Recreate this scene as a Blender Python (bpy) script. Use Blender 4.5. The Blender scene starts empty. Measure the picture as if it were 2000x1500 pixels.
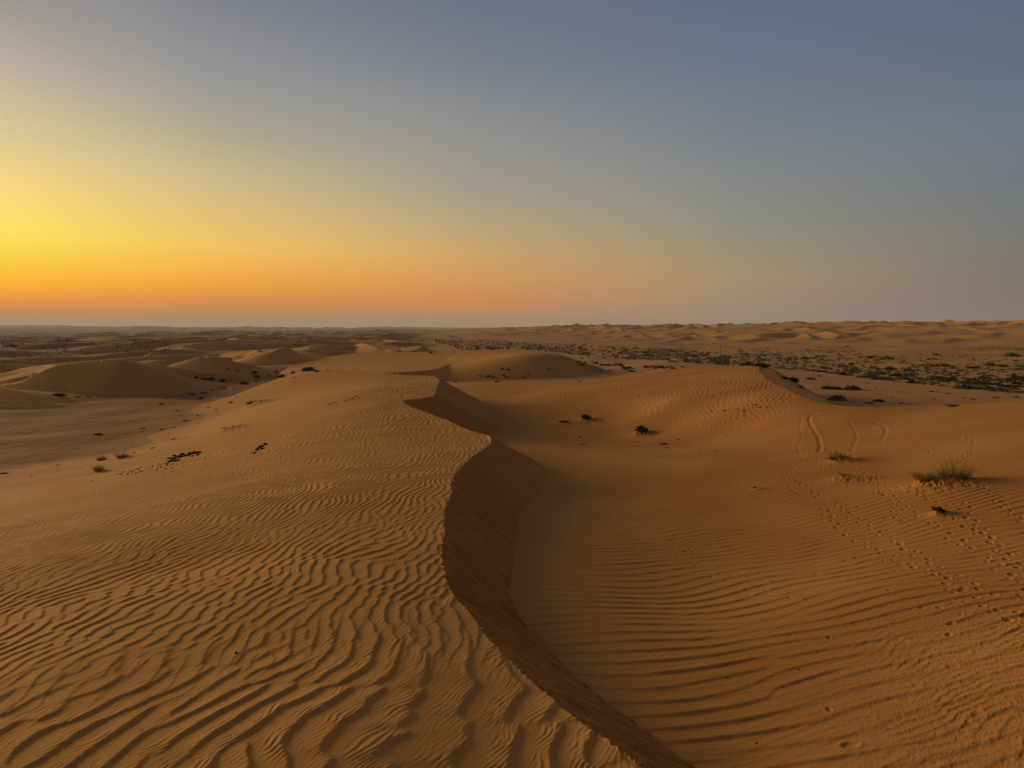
import bpy, math, random, time
import numpy as np
T0 = time.time()
rad = math.radians
sc = bpy.context.scene

# ------------------------------------------------------------------ camera
F = 1444.0                       # focal length in px of a 2000 px wide frame
PITCH = math.atan(107 / F)
CAMZ = 10.0
cam_d = bpy.data.cameras.new('camera')
cam = bpy.data.objects.new('camera', cam_d)
sc.collection.objects.link(cam)
cam_d.sensor_width = 36.0
cam_d.lens = 36.0 * F / 2000.0
cam_d.clip_start = 0.1
cam_d.clip_end = 60000
cam.location = (0, 0, CAMZ)
cam.rotation_euler = (math.pi / 2 - PITCH, 0, 0)
sc.camera = cam

# ------------------------------------------------------------------ sky (dusk gradient by direction)
def lin(c):
    return tuple(((v / 255) / 12.92 if v / 255 <= 0.04045 else ((v / 255 + 0.055) / 1.055) ** 2.4) for v in c) + (1,)

def ray(u, v):
    a = (u - 1000) / F; b = (750 - v) / F
    cp, sp = math.cos(PITCH), math.sin(PITCH)
    return a, cp + b * sp, -sp + b * cp

world = bpy.data.worlds.new('World')
sc.world = world
world.use_nodes = True
nt = world.node_tree
nt.nodes.clear()
N = nt.nodes.new; K = nt.links.new
SKY = {
    30: [(0, (156, 151, 147)), (128, (188, 174, 158)), (256, (216, 199, 150)), (363, (250, 217, 130)), (450, (255, 228, 98)),
         (512, (255, 208, 66)), (555, (255, 176, 48)), (585, (240, 150, 62)), (610, (190, 136, 84)), (636, (166, 142, 102))],
    430: [(0, (128, 130, 138)), (128, (146, 147, 148)), (192, (160, 157, 149)), (256, (175, 167, 143)), (341, (200, 184, 140)),
          (427, (227, 192, 118)), (480, (243, 195, 98)), (520, (247, 180, 76)), (560, (240, 160, 62)), (590, (217, 140, 72)),
          (620, (172, 134, 92)), (642, (152, 134, 98))],
    930: [(0, (110, 116, 134)), (128, (122, 127, 137)), (213, (137, 139, 141)), (300, (150, 148, 141)), (384, (166, 156, 136)),
          (450, (187, 164, 122)), (500, (205, 163, 104)), (550, (212, 150, 88)), (590, (205, 138, 82)), (620, (174, 132, 98)),
          (642, (152, 132, 106))],
    1430: [(0, (99, 110, 130)), (128, (108, 119, 137)), (200, (117, 124, 136)), (260, (123, 128, 136)), (340, (131, 135, 135)),
           (427, (141, 140, 128)), (490, (153, 142, 116)), (540, (164, 142, 110)), (590, (160, 136, 112)), (635, (150, 132, 116))],
    1970: [(0, (95, 105, 124)), (128, (101, 111, 127)), (213, (108, 119, 132)), (300, (115, 120, 130)), (384, (117, 121, 123)),
           (470, (124, 122, 116)), (530, (128, 119, 110)), (625, (131, 118, 112))],
}
geo = N('ShaderNodeTexCoord')
sep = N('ShaderNodeSeparateXYZ'); K(geo.outputs['Generated'], sep.inputs[0])
def mth(op, a, b=None):
    n = N('ShaderNodeMath'); n.operation = op
    for i, x in enumerate((a, b)):
        if x is None: continue
        if isinstance(x, (int, float)): n.inputs[i].default_value = x
        else: K(x, n.inputs[i])
    return n.outputs[0]
E0, E1 = -6.0, 90.0
elev = mth('MULTIPLY', mth('ARCSINE', sep.outputs[2]), 180 / math.pi)
epos = mth('DIVIDE', mth('SUBTRACT', elev, E0), E1 - E0)
az = mth('MULTIPLY', mth('ARCTAN2', sep.outputs[0], sep.outputs[1]), 180 / math.pi)
def sky_ramp(stops):
    n = N('ShaderNodeValToRGB'); K(epos, n.inputs[0])
    r = n.color_ramp
    stops = sorted(stops)
    while len(r.elements) < len(stops): r.elements.new(0.5)
    for e, (el, c) in zip(r.elements, stops):
        e.position = (el - E0) / (E1 - E0); e.color = lin(c)
    return n.outputs[0]
cols = []
for u, lst in SKY.items():
    st = []
    for v, c in lst:
        x, y, z = ray(u, v)
        st.append((math.degrees(math.atan2(z, math.hypot(x, y))), c))
    st.append((-2.5, (70, 52, 36)))
    top = lst[0][1]
    st.append((40, tuple(int(0.6 * t + 0.4 * q) for t, q in zip(top, (50, 58, 84)))))
    st.append((88, (52, 58, 78)))
    x, y, z = ray(u, 643)
    cols.append((math.degrees(math.atan2(x, y)), sky_ramp(st)))
# beyond the left edge of the frame the glow peaks where the sun has just set
cols.insert(0, (-50.0, sky_ramp([(-5, (150, 112, 66)), (1, (235, 120, 40)), (2.5, (255, 160, 36)), (6, (255, 222, 92)), (12, (255, 232, 140)),
                                 (20, (228, 210, 168)), (32, (178, 168, 156)), (50, (120, 124, 140)), (88, (52, 58, 78))])))
cols.insert(0, (-95.0, sky_ramp([(-5, (120, 96, 70)), (1, (180, 120, 78)), (5, (190, 150, 100)), (14, (160, 148, 130)), (30, (120, 124, 138)),
                                 (88, (52, 58, 78))])))
cols.append((75.0, sky_ramp([(-5, (34, 28, 24)), (1, (158, 128, 104)), (8, (152, 126, 110)), (20, (120, 110, 112)), (88, (84, 84, 98))])))
dark_side = [(-5, (34, 28, 24)), (1, (74, 64, 60)), (8, (66, 60, 64)), (20, (60, 60, 70)), (88, (84, 84, 98))]
cols.insert(0, (-140.0, sky_ramp(dark_side)))
cols.append((122.0, sky_ramp([(-5, (34, 28, 24)), (1, (160, 128, 104)), (8, (156, 128, 112)), (20, (124, 112, 112)), (88, (84, 84, 98))])))
cols.append((168.0, sky_ramp(dark_side)))
cur = cols[0][1]
for (a0, _), (a1, c1) in zip(cols[:-1], cols[1:]):
    t = N('ShaderNodeMapRange'); t.clamp = True
    K(az, t.inputs[0]); t.inputs[1].default_value = a0; t.inputs[2].default_value = a1
    m = N('ShaderNodeMix'); m.data_type = 'RGBA'
    K(t.outputs[0], m.inputs[0]); K(cur, m.inputs[6]); K(c1, m.inputs[7])
    cur = m.outputs[2]
bg = N('ShaderNodeBackground'); K(cur, bg.inputs[0]); bg.inputs[1].default_value = 1.0
wo = N('ShaderNodeOutputWorld'); K(bg.outputs[0], wo.inputs[0])

# ------------------------------------------------------------------ sun (just at the horizon, beyond the left edge)
SUN_AZ, SUN_EL = -58.0, 8.0
sd = bpy.data.lights.new('sun', 'SUN')
sd.energy = 3.9
sd.angle = rad(27)
sd.color = (1.0, 0.72, 0.38)
sun = bpy.data.objects.new('sun', sd)
sc.collection.objects.link(sun)
sun.rotation_euler = (rad(90 - SUN_EL), 0, rad(-SUN_AZ) + math.pi)
sun.location = (-60, 60, 40)

sc.view_settings.view_transform = 'Standard'
sc.view_settings.look = 'None'
sc.view_settings.exposure = 0.0
sc.view_settings.gamma = 1.0
sc.cycles.max_bounces = 4
sc.cycles.diffuse_bounces = 2
sc.cycles.volume_bounces = 0

# ------------------------------------------------------------------ numeric helpers
rng = np.random.default_rng(7)
def unproj(u, v, z):
    x, y, dz = ray(u, v)
    t = (z - CAMZ) / dz
    return x * t, y * t
def proj(x, y, z):
    cp, sp = math.cos(PITCH), math.sin(PITCH)
    zz = z - CAMZ
    fw = y * cp - zz * sp
    up = y * sp + zz * cp
    return 1000 + F * x / fw, 750 - F * up / fw

def tps(pts):
    """pts: (u, v, z) on the picture or ('d', u, distance, z) -> smooth height over (azimuth, ln distance)"""
    P = []
    for p in pts:
        if p[0] == 'd':
            _, u, d, z = p
            a = (u - 1000) / F
            x, y = a * d, d
        else:
            u, v, z = p
            x, y = unproj(u, v, z)
        P.append((math.atan2(x, y), math.log(math.hypot(x, y)), z))
    P = np.array(P); n = len(P)
    def kern(r2): return 0.5 * r2 * np.log(r2 + 1e-12)
    D = ((P[:, None, :2] - P[None, :, :2]) ** 2).sum(-1)
    A = np.zeros((n + 3, n + 3))
    A[:n, :n] = kern(D) + np.eye(n) * 1e-4
    A[:n, n] = 1; A[:n, n + 1:] = P[:, :2]
    A[n, :n] = 1; A[n + 1:, :n] = P[:, :2].T
    b = np.zeros(n + 3); b[:n] = P[:, 2]
    w = np.linalg.solve(A, b)
    def f(x, y):
        sh = np.shape(x)
        th = np.clip(np.arctan2(x, y), -0.72, 0.72).ravel(); ld = np.clip(np.log(np.hypot(x, y) + 1e-6), math.log(8), math.log(7000)).ravel()
        out = w[n] + w[n + 1] * th + w[n + 2] * ld
        for i in range(n):
            out = out + w[i] * kern((th - P[i, 0]) ** 2 + (ld - P[i, 1]) ** 2)
        return out.reshape(sh)
    return f

def fft_noise(n, lo, hi, seed, power=1.0):
    r = np.random.default_rng(seed)
    k = np.hypot(*np.meshgrid(np.fft.fftfreq(n) * n, np.fft.fftfreq(n) * n, indexing='ij'))
    amp = np.where((k >= lo) & (k <= hi), 1 / np.maximum(k, 1) ** power, 0)
    s = amp * np.exp(2j * np.pi * r.random((n, n)))
    t = np.fft.ifft2(s).real
    return (t / t.std()).astype(np.float32)

def wave_tile(n, k0, srad, sang, seed, peak=0.74):
    """ripple field with natural forks: random waves around one wave vector, phase turned into a lopsided profile"""
    r = np.random.default_rng(seed)
    kx, ky = np.meshgrid(np.fft.fftfreq(n) * n, np.fft.fftfreq(n) * n, indexing='ij')
    k = np.hypot(kx, ky) + 1e-9; ang = np.arctan2(ky, kx)
    amp = np.exp(-((k - k0) / (srad * k0)) ** 2) * np.exp(-(ang / sang) ** 2)
    amp[0, 0] = 0
    s = amp * (r.normal(size=(n, n)) + 1j * r.normal(size=(n, n)))
    a = np.fft.ifft2(s)
    env = np.abs(a); env /= env.mean()
    ph = (np.angle(a) / (2 * np.pi)) % 1.0
    up = np.clip(ph / peak, 0, 1) ** 1.4
    dn = np.clip((1 - ph) / (1 - peak), 0, 1)
    dn = dn * dn * (3 - 2 * dn)
    h = np.where(ph < peak, up, dn) - 0.42
    return (h * np.clip(env, 0, 1.1) ** 0.5).astype(np.float32), ph.astype(np.float32)

def samp(tile, x, y, size):
    n = tile.shape[0]
    fx = (x / size * n) % n; fy = (y / size * n) % n
    i = fx.astype(np.int32); j = fy.astype(np.int32)
    fx = (fx - i).astype(np.float32); fy = (fy - j).astype(np.float32)
    i %= n; j %= n; i1 = (i + 1) % n; j1 = (j + 1) % n
    return (tile[i, j] * (1 - fx) * (1 - fy) + tile[i1, j] * fx * (1 - fy) + tile[i, j1] * (1 - fx) * fy + tile[i1, j1] * fx * fy)

def sstep(x, a, b):
    t = np.clip((x - a) / (b - a), 0, 1)
    return t * t * (3 - 2 * t)

def dens(pts, step):
    out = []
    for (a, b) in zip(pts[:-1], pts[1:]):
        n = max(1, int(math.hypot(b[0] - a[0], b[1] - a[1]) / step))
        for k in range(n):
            t = k / n
            out.append(tuple(a[i] + (b[i] - a[i]) * t for i in range(len(a))))
    out.append(tuple(pts[-1]))
    return np.array(out)

def catmull(pts, sub=6):
    P = [np.array(p, float) for p in pts]
    P = [2 * P[0] - P[1]] + P + [2 * P[-1] - P[-2]]
    out = []
    for i in range(1, len(P) - 2):
        for k in range(sub):
            t = k / sub
            a, b, c, d = P[i - 1:i + 3]
            out.append(tuple(0.5 * (2 * b + (c - a) * t + (2 * a - 5 * b + 4 * c - d) * t * t + (3 * b - a - 3 * c + d) * t ** 3)))
    out.append(tuple(P[-2]))
    return out

def inside(x, y, poly):
    c = np.zeros(x.shape, bool)
    n = len(poly)
    for i in range(n):
        x0, y0 = poly[i][:2]; x1, y1 = poly[(i + 1) % n][:2]
        if y0 == y1: continue
        m = ((y0 > y) != (y1 > y)) & (x < (x1 - x0) * (y - y0) / (y1 - y0) + x0)
        c ^= m
    return c
# ------------------------------------------------------------------ terrain: smooth bodies of sand and their crests
QUICK = 1
V_PTS = [(0, 900, -2.4), (0, 850, -2.5), (0, 800, -2.5), (200, 850, -2.5), (200, 800, -2.5), (350, 780, -2.4), (100, 775, -2.4), (300, 772, -2.4),
         (450, 748, -2.2), (560, 732, -1.8), (-200, 850, -2.5), (-200, 1000, -2.3), ('d', 500, 40, -2.3), ('d', 500, 80, -2.3), ('d', 700, 120, -1.8),
         ('d', 0, 250, -1.2), ('d', 250, 250, -.6), ('d', 500, 250, -.2), ('d', 800, 260, -.6), ('d', 950, 180, -1.1), ('d', 1000, 300, -.5),
         ('d', 1150, 200, -.4), ('d', 1300, 200, 0), ('d', 1300, 300, 0), ('d', 1600, 120, 0), ('d', 1600, 200, 0), ('d', 2000, 100, 0),
         ('d', 2000, 250, 0), ('d', 1500, 60, 0), ('d', 2000, 50, 0), ('d', 1200, 130, -.3),
         ('d', 0, 600, -1), ('d', 0, 1500, -4), ('d', 300, 600, 0), ('d', 500, 500, 1.2), ('d', 300, 1500, 0), ('d', 500, 1500, 3.5),
         ('d', 680, 1500, 1), ('d', 680, 600, 0), ('d', 850, 700, -1), ('d', 850, 1500, -1), ('d', 800, 3000, 3),
         ('d', 1050, 578, 0), ('d', 1050, 900, 4), ('d', 1050, 1500, 14), ('d', 950, 1500, 4),
         ('d', 1300, 480, 0), ('d', 1300, 800, 7), ('d', 1300, 1400, 14), ('d', 1600, 450, 1), ('d', 1600, 700, 8), ('d', 1600, 1200, 19),
         ('d', 2000, 330, .5), ('d', 2000, 600, 8), ('d', 2000, 1100, 19), ('d', 1600, 3000, 14), ('d', 2000, 3000, 14), ('d', 1050, 3000, 16),
         ('d', 0, 5000, 25), ('d', 400, 5000, 16), ('d', 800, 6000, 12), ('d', 1500, 6000, 20)]

N_CREST = [(800, 746, -.4), (840, 746, 0.0), (880, 745, .3), (1000, 748, 1.0), (1130, 744, 1.7), (1200, 735, 2.3), (1250, 725, 3.0),
           (1330, 717, 3.9), (1400, 714, 4.3), (1478, 713, 4.6), (1484, 728, 4.45), (1500, 742, 4.1), (1530, 757, 3.8), (1560, 771, 3.6),
           (1600, 786, 3.35), (1650, 793, 3.4), (1700, 795, 3.5), (1750, 794, 3.6), (1850, 790, 4.0), (2000, 783, 4.6), (2200, 772, 5.2)]
N_PTS = N_CREST + [
    (1000, 790, 0), (1000, 830, -1.1), (1000, 850, -1.0), (900, 790, -.6), (1100, 770, .9), (1100, 800, -.1), (1200, 770, 1.5), (1200, 800, .4), (1200, 828, -.7),
    (1400, 760, 3.2), (1400, 800, 1.9), (1400, 825, 1.2), (1400, 850, .5), (1560, 800, 3.0), (1560, 830, 2.35), (1560, 862, 1.9), (1560, 900, 1.7),
    (1300, 790, 1.7), (1300, 835, -.2), (1480, 780, 3.1), (1480, 820, 1.9),
    (1750, 830, 3.2), (1750, 900, 2.6), (1900, 850, 3.7), (1900, 950, 2.95), (1750, 1000, 2.3), (1650, 900, 2.2),
    (1060, 888, .5), (1150, 888, .7), (1300, 900, 1.1), (1450, 906, 1.4), (1060, 940, .55), (1200, 950, .6), (1200, 1000, .7), (1350, 980, 1.0),
    (1060, 865, -.7), (1200, 868, -.5), (1350, 873, .15), (1450, 880, 1.1),
    (980, 1010, .85), (1000, 1150, 1.25), (1090, 1290, 1.2), (1210, 1370, 1.1), (1300, 1440, 1.1), (1430, 1500, 1.15), (1600, 1500, 1.5), (2000, 1500, 2.1),
    (1300, 1150, 1.1), (1400, 1300, 1.35), (1700, 1150, 2.0), (1700, 1300, 1.8), (2000, 1300, 2.45), (2000, 1150, 2.6), (1500, 1050, 1.3),
    (2200, 1000, 3.3), (2200, 1300, 2.8),
    ('d', 800, 25, 1.1), ('d', 700, 45, .4), ('d', 800, 70, -.4), ('d', 500, 12, 1.2), ('d', 820, 100, -.6), ('d', 1300, 7, 1.0), ('d', 2000, 8, 2.6)]

A_CREST = [(1700, 1950, 2.4), (1440, 1720, 2.42), (1330, 1580, 2.45), (1250, 1500, 2.5), (1200, 1460, 2.5), (1100, 1380, 2.5), (1000, 1290, 2.5),
           (930, 1210, 2.5), (882, 1150, 2.52), (863, 1090, 2.55), (868, 1020, 2.6), (880, 960, 2.65), (903, 908, 2.7), (958, 860, 2.7),
           (905, 835, 2.78), (850, 812, 2.88), (805, 795, 2.96), (783, 784, 3.0), (800, 781, 3.0), (830, 777, 3.02), (849, 771, 3.05),
           (854, 757, 3.12), (857, 740, 3.2), (835, 734, 3.25), (790, 732, 3.3), (740, 727, 3.4), (700, 722, 3.5), (650, 723, 3.3), (600, 727, 2.8), (555, 736, 2.0)]
A_PTS = [p for p in A_CREST if p[1] < 1600] + [
    (0, 1500, 3.0), (300, 1500, 2.95), (700, 1500, 2.9), (-200, 1300, 2.3), (0, 1300, 2.7), (400, 1300, 2.8), (800, 1300, 2.7),
    (0, 1100, 1.9), (0, 1000, .5), (0, 925, -2.4), (400, 1100, 2.4), (400, 950, 1.7), (400, 880, .2), (600, 1100, 2.7), (600, 950, 2.5), (600, 860, 2.2),
    (620, 790, 2.3), (700, 760, 2.9), (700, 800, 2.8), (500, 800, .4), (300, 868, -2.45), (150, 903, -2.4), (400, 815, -2.35), (440, 780, -2.2), (490, 757, -2.0),
    ('d', 0, 90, -5), ('d', 300, 130, -5), ('d', 430, 170, -4), (-200, 1000, -1.4), ('d', 500, 9, 2.9), ('d', 1200, 9, 2.5)]

D6_EDGE = [(700, 726, 1.1), (735, 728, 1.2), (790, 727, 1.2), (850, 721, 1.3), (885, 708, 1.9), (903, 695, 2.5), (905, 690, 2.7), (850, 688, 2.9),
           (760, 688, 2.9), (680, 692, 2.4), (610, 704, .9), (560, 720, -.2), (600, 728, .1), (650, 730, .4)]
F_EDGE = [(880, 700, 2.4), (905, 691, 3.4), (950, 688, 3.9), (1050, 688, 4.1), (1088, 691, 4.0), (1110, 700, 3.05), (1150, 715, 1.2), (1200, 728, -.2), (1240, 738, -.9)]
F_PTS = F_EDGE + [(905, 745, -1), (1000, 744, -1), (1000, 715, 1.8), (1130, 738, -.9), (1120, 715, 1.3), (1170, 733, -.9), (950, 700, 3.0), (1060, 700, 3.3)]

# dunes whose slip face looks at the camera: (u, v of crest, v of toe), height of the ground in front
DUNES = [
    ([(56, 764, 768), (63, 745, 769), (76, 728, 771), (110, 713, 772), (180, 704, 773), (230, 701, 774), (255, 706, 774), (300, 720, 772), (350, 735, 769), (392, 762, 766)], -2.4, .6, .16),
    ([(350, 737, 742), (360, 716, 744), (390, 696, 746), (425, 698, 747), (460, 706, 745), (500, 714, 742), (538, 726, 736)], -2.2, .55, .09),
    ([(517, 710, 717), (522, 690, 718), (545, 679, 719), (565, 679, 719), (583, 690, 717), (605, 697, 714), (665, 704, 709)], -1.2, .6, .075),
    ([(690, 676, 677), (706, 670, 682), (730, 677, 688), (765, 687, 690)], -.6, .5, .10),
    ([(727, 672, 675), (750, 681, 688), (790, 686, 691), (815, 682, 690), (824, 675, 686)], -.6, .5, .09),
    ([(425, 669, 671), (445, 662, 675), (470, 661, 677), (500, 670, 675)], -.3, .6, .12),
    ([(560, 672, 673), (575, 664, 675), (600, 664, 677), (625, 671, 674)], -.3, .6, .12),
    ([(-60, 703, 708), (0, 701, 712), (35, 702, 711), (70, 707, 709)], -1.0, .55, .10),
    ([(-60, 714, 726), (0, 711, 729), (40, 711, 724), (78, 713, 716)], -1.0, .55, .10),
    ([(-80, 756, 800), (0, 758, 800), (50, 767, 798), (100, 788, 792)], -2.5, .22, .15),
    ([(205, 697, 699), (225, 689, 697), (262, 687, 694), (275, 690, 692)], -.8, .5, .10),
    ([(262, 702, 704), (285, 694, 706), (300, 688, 706), (318, 692, 704), (330, 700, 702)], -.8, .45, .12),
    ([(380, 681, 682), (400, 676, 684), (430, 678, 684), (450, 682, 684)], -.5, .5, .10),
    ([(870, 678, 679), (830, 671, 679), (780, 666, 677), (740, 662, 668)][::-1], -.6, .4, .08),
]

# vertex grid: rows by distance (denser near), columns by direction
def rows():
    r = [7.0]
    while r[-1] < 9000:
        d = r[-1]
        g = .0021 if d < 40 else (.0030 if d < 130 else (.0042 if d < 700 else .007))
        r.append(d * (1 + g * QUICK))
    return np.array([.5, 2, 4, 5.5] + r)
def columns():
    ulim = math.atan2(1120, F)
    c = np.arctan(np.arange(-1120, 1120.1, 1.75 * QUICK) / F)
    side = []
    a, s = ulim, .0013
    while a < math.pi - .02:
        a += s; s *= 1.045
        side.append(min(a, math.pi))
    side = np.array(side)
    side = side[side < math.pi - .03]
    return np.concatenate([[-math.pi], -side[::-1], c, side, [math.pi]])
R = rows(); TH = columns()
NR, NC = len(R), len(TH)
X = (R[:, None] * np.sin(TH)[None, :]); Y = (R[:, None] * np.cos(TH)[None, :])
I0 = np.searchsorted(TH, -.75); I1 = np.searchsorted(TH, .75)
print('grid', NR, NC, NR * NC)

def on_grid(f, step=5):
    ri = np.unique(np.concatenate([np.arange(0, NR, step), [NR - 1]])); ci = np.unique(np.concatenate([np.arange(0, NC, step), [NC - 1]]))
    g = f(X[np.ix_(ri, ci)], Y[np.ix_(ri, ci)])
    t = np.arange(NR); k = np.clip(np.searchsorted(ri, t, 'right') - 1, 0, len(ri) - 2); w = ((t - ri[k]) / (ri[k + 1] - ri[k]))[:, None]
    g = g[k] * (1 - w) + g[k + 1] * w
    t = np.arange(NC); k = np.clip(np.searchsorted(ci, t, 'right') - 1, 0, len(ci) - 2); w = ((t - ci[k]) / (ci[k + 1] - ci[k]))[None, :]
    return g[:, k] * (1 - w) + g[:, k + 1] * w

n_iso = fft_noise(512, 2, 60, 11, 1.3)
n_soft = fft_noise(512, 2, 12, 12, 1.0)
n_fine = fft_noise(512, 8, 200, 13, .8)
n_low = fft_noise(256, 1, 5, 14, .6)
def noise(x, y, size, t=n_iso): return samp(t, x + 1000, y + 1000, size)

def px(lst): return [(*unproj(u, v, z), z) for (u, v, z) in lst]

TH2 = np.broadcast_to(TH[None, :], X.shape); DD = np.broadcast_to(R[:, None], X.shape)
UU = 1000 + F * np.tan(np.clip(TH2, -.75, .75))

Z = on_grid(tps(V_PTS))
# open dune fields far off: left field and right ridge
t_d1, _ = wave_tile(768, 11, .32, .62, 21, .72)
t_d2, _ = wave_tile(768, 13, .35, .8, 22, .68)
def rot(x, y, deg):
    c, s = math.cos(rad(deg)), math.sin(rad(deg))
    return x * c + y * s, -x * s + y * c
xr, yr = rot(X, Y, -28)
wx = noise(X, Y, 900, n_soft) * 14
dn1 = samp(t_d1, xr + wx + 3000, yr + 3000, 720)
dn2 = samp(t_d2, xr * 1.0 + 500 + wx, yr + 900, 1500)
dn3_ = samp(t_d2, rot(X, Y, -40)[0] + 900 + wx, rot(X, Y, -40)[1] + 40, 480)
left = sstep(-UU, -880, -760) * sstep(DD, 158, 240)
low = sstep(UU, -200, 420)
Z = Z + left * (dn1 * (1.5 + 2.4 * low) + dn3_ * (.8 + 2.2 * sstep(DD, 300, 700)) + dn2 * (1.0 + 4.0 * sstep(DD, 400, 900)) * (.75 + .25 * low))
ridge = sstep(Z, .3, 4.0) * sstep(UU, 820, 1000) * sstep(DD, 380, 600)
xq, yq = rot(X, Y, -15)
dn3 = samp(t_d2, xq + 200 + wx, yq * .6 + 600, 400)
valley = sstep(UU, 1000, 1250) * sstep(DD, 130, 220)
Z = Z + valley * (1 - ridge) * (dn1 * .7 + dn3 * .35)
Z = Z + ridge * (.35 + .95 * sstep(noise(X, Y, 1500, n_low), -1.3, 1.3)) * (dn1 * 2.4 + dn3 * 2.9 + dn2 * 2.6 * sstep(Z, 3, 9) + noise(X, Y, 500, n_soft) * .5)
far = sstep(DD, 2500, 4500)
Z = Z + far * noise(X, Y, 9000) * 5
Z = Z + sstep(DD, 60, 200) * (1 - far) * noise(X, Y, 400, n_soft) * .25 * (1 + sstep(DD, 150, 500))
Z = Z + (1 - sstep(UU, 450, 700)) * sstep(DD, 35, 60) * (1 - sstep(DD, 150, 220)) * (noise(X, Y, 120, n_soft) * .16 + noise(X, Y, 14, n_soft) * .018)
FLAT = np.ones_like(Z) * (1 - ridge) * (1 - left * .7)

def apply_cone(Zc, crest, m, reach, only=None, sharp=True):
    """sand at its angle of rest below a crest line, met with what already lies there"""
    xs, ys = X, Y
    cx, cy = crest[:, 0], crest[:, 1]
    dmin = max(1, np.hypot(cx, cy).min() - reach); dmax = np.hypot(cx, cy).max() + reach
    tmin = np.arctan2(cx, cy).min() - reach / dmin; tmax = np.arctan2(cx, cy).max() + reach / dmin
    r0, r1 = np.searchsorted(R, dmin), np.searchsorted(R, dmax); c0, c1 = np.searchsorted(TH, max(tmin, -3)), np.searchsorted(TH, min(tmax, 3))
    sub = (slice(r0, r1), slice(c0, c1))
    x, y = X[sub].astype(np.float32), Y[sub].astype(np.float32)
    best = np.full(x.shape, -1e9, np.float32)
    for (a, b, z) in crest:
        np.maximum(best, z - m * np.sqrt((x - a) ** 2 + (y - b) ** 2), out=best)
    return sub, best

def smax(a, b, k):
    h = np.clip(.5 + .5 * (a - b) / k, 0, 1)
    return b * (1 - h) + a * h + k * h * (1 - h)

def body(edge_px, pts, lee_m, reach, replace=False, extra=(), crest_n=None, k=.25, step=.35, wob=0.0, toe_k=.08):
    """a windward surface inside its outline; beyond the crest part of the outline the sand falls away"""
    global Z, FLAT
    e3 = px(edge_px)
    crest = dens(catmull(e3[:crest_n] if crest_n else e3, 5), step)
    if wob:
        s = np.arange(len(crest))
        crest[:, 0] += wob * samp(n_iso, s * step * 1.0 + 50, s * 0.0 + 7, 60); crest[:, 1] += wob * samp(n_iso, s * step + 350, s * 0.0 + 99, 60)
    poly = [tuple(c[:2]) for c in crest[::2]] + list(extra)
    W = on_grid(tps(pts))
    ins = inside(X, Y, poly)
    sub, cone = apply_cone(Z, crest, lee_m, reach)
    zs = Z[sub]
    out = ~ins[sub]
    lee = out & (cone > zs)
    zs = np.where(out, smax(cone, zs, toe_k), zs)
    Z[sub] = zs
    FLAT[sub] = np.where(lee, 0, FLAT[sub])
    Wi = W if replace else smax(W, Z, k)
    FLAT = np.where(ins, np.where(replace | (W > Z - .2), 0, FLAT), FLAT)
    Z = np.where(ins, Wi, Z)
    L = np.zeros(Z.shape, bool); L[sub] = lee
    return ins & ((W > Z - .02) | replace), L

def tdep(v):
    x, y, z = ray(1000, v); return -z / y
SLIP = np.zeros(Z.shape, bool)
def dune(spec):
    global Z, FLAT
    pts, zb, m, mw = spec
    cr = []
    for i, (u, vc, vt) in enumerate(pts):
        b = zb[i] if isinstance(zb, tuple) else zb
        dt = (CAMZ - b) / tdep(vt)
        h = (CAMZ - b - tdep(vc) * dt) / (1 + tdep(vc) / m)
        cr.append((*unproj(u, vc, b + max(h, .05)), b + max(h, .05)))
    crest = dens(catmull(cr, 5), .6)
    reach = max(c[2] for c in cr) + 1.5
    sub, lee = apply_cone(Z, crest, m, reach / mw)
    x, y = X[sub].astype(np.float32), Y[sub].astype(np.float32)
    # side of the crest line and height of the nearest crest point
    best = np.full(x.shape, 1e9, np.float32); side = np.zeros(x.shape, np.float32); zc = np.zeros(x.shape, np.float32)
    cc = crest[::3] if (len(crest) - 1) % 3 == 0 else np.concatenate([crest[::3], crest[-1:]])
    for a, b in zip(cc[:-1], cc[1:]):
        ex, ey = b[0] - a[0], b[1] - a[1]; L2 = ex * ex + ey * ey + 1e-9
        t = np.clip(((x - a[0]) * ex + (y - a[1]) * ey) / L2, 0, 1)
        d = (x - a[0] - t * ex) ** 2 + (y - a[1] - t * ey) ** 2
        s = ex * (y - a[1]) - ey * (x - a[0])
        up = d < best
        best = np.where(up, d, best); side = np.where(up, s, side); zc = np.where(up, a[2] + t * (b[2] - a[2]), zc)
    w = zc - mw * np.sqrt(best)
    zs = Z[sub]
    isl = side < 0
    new = np.where(isl, smax(lee, zs, .1), smax(w, zs, .5))
    FLAT[sub] = np.where((new > zs + .25) , 0, FLAT[sub])
    SLIP[sub] |= isl & (lee > zs)
    Z[sub] = new

for s in DUNES[3:]: dune(s)
# windward flanks of the three left dunes, lit by the glow
W3 = [(545, 679, 4.5), (525, 688, 3.3), (519, 700, 1.4), (515, 712, -.6), (470, 707, -.7), (420, 700, -.4), (395, 698, .1), (440, 690, 1.5), (500, 682, 3.5)]
W2 = [(390, 696, 3.4), (362, 716, .9), (350, 737, -1.7), (300, 741, -1.8), (230, 738, -1.6), (200, 716, .2), (250, 709, 1.3), (320, 702, 2.4)]
W1 = [(-250, 772, -2.4), (0, 770, -2.35), (56, 768, -2.4), (60, 755, -1.4), (65, 742, -.1), (76, 728, 1.4), (110, 713, 2.7), (150, 707, 3.1),
      (110, 710, 3.0), (75, 714, 2.0), (40, 720, 1.2), (0, 729, .6), (-250, 738, .3)]
body(W3, W3, .3, 10, step=.8)
dune(DUNES[2])
body(W2, W2, .3, 10, step=.8)
dune(DUNES[1])
body(W1, W1 + [(0, 757, -1.3), (0, 742, -.4), (30, 740, .1), (30, 755, -1.2)], .3, 10, step=.8)
dune(DUNES[0])
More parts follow.
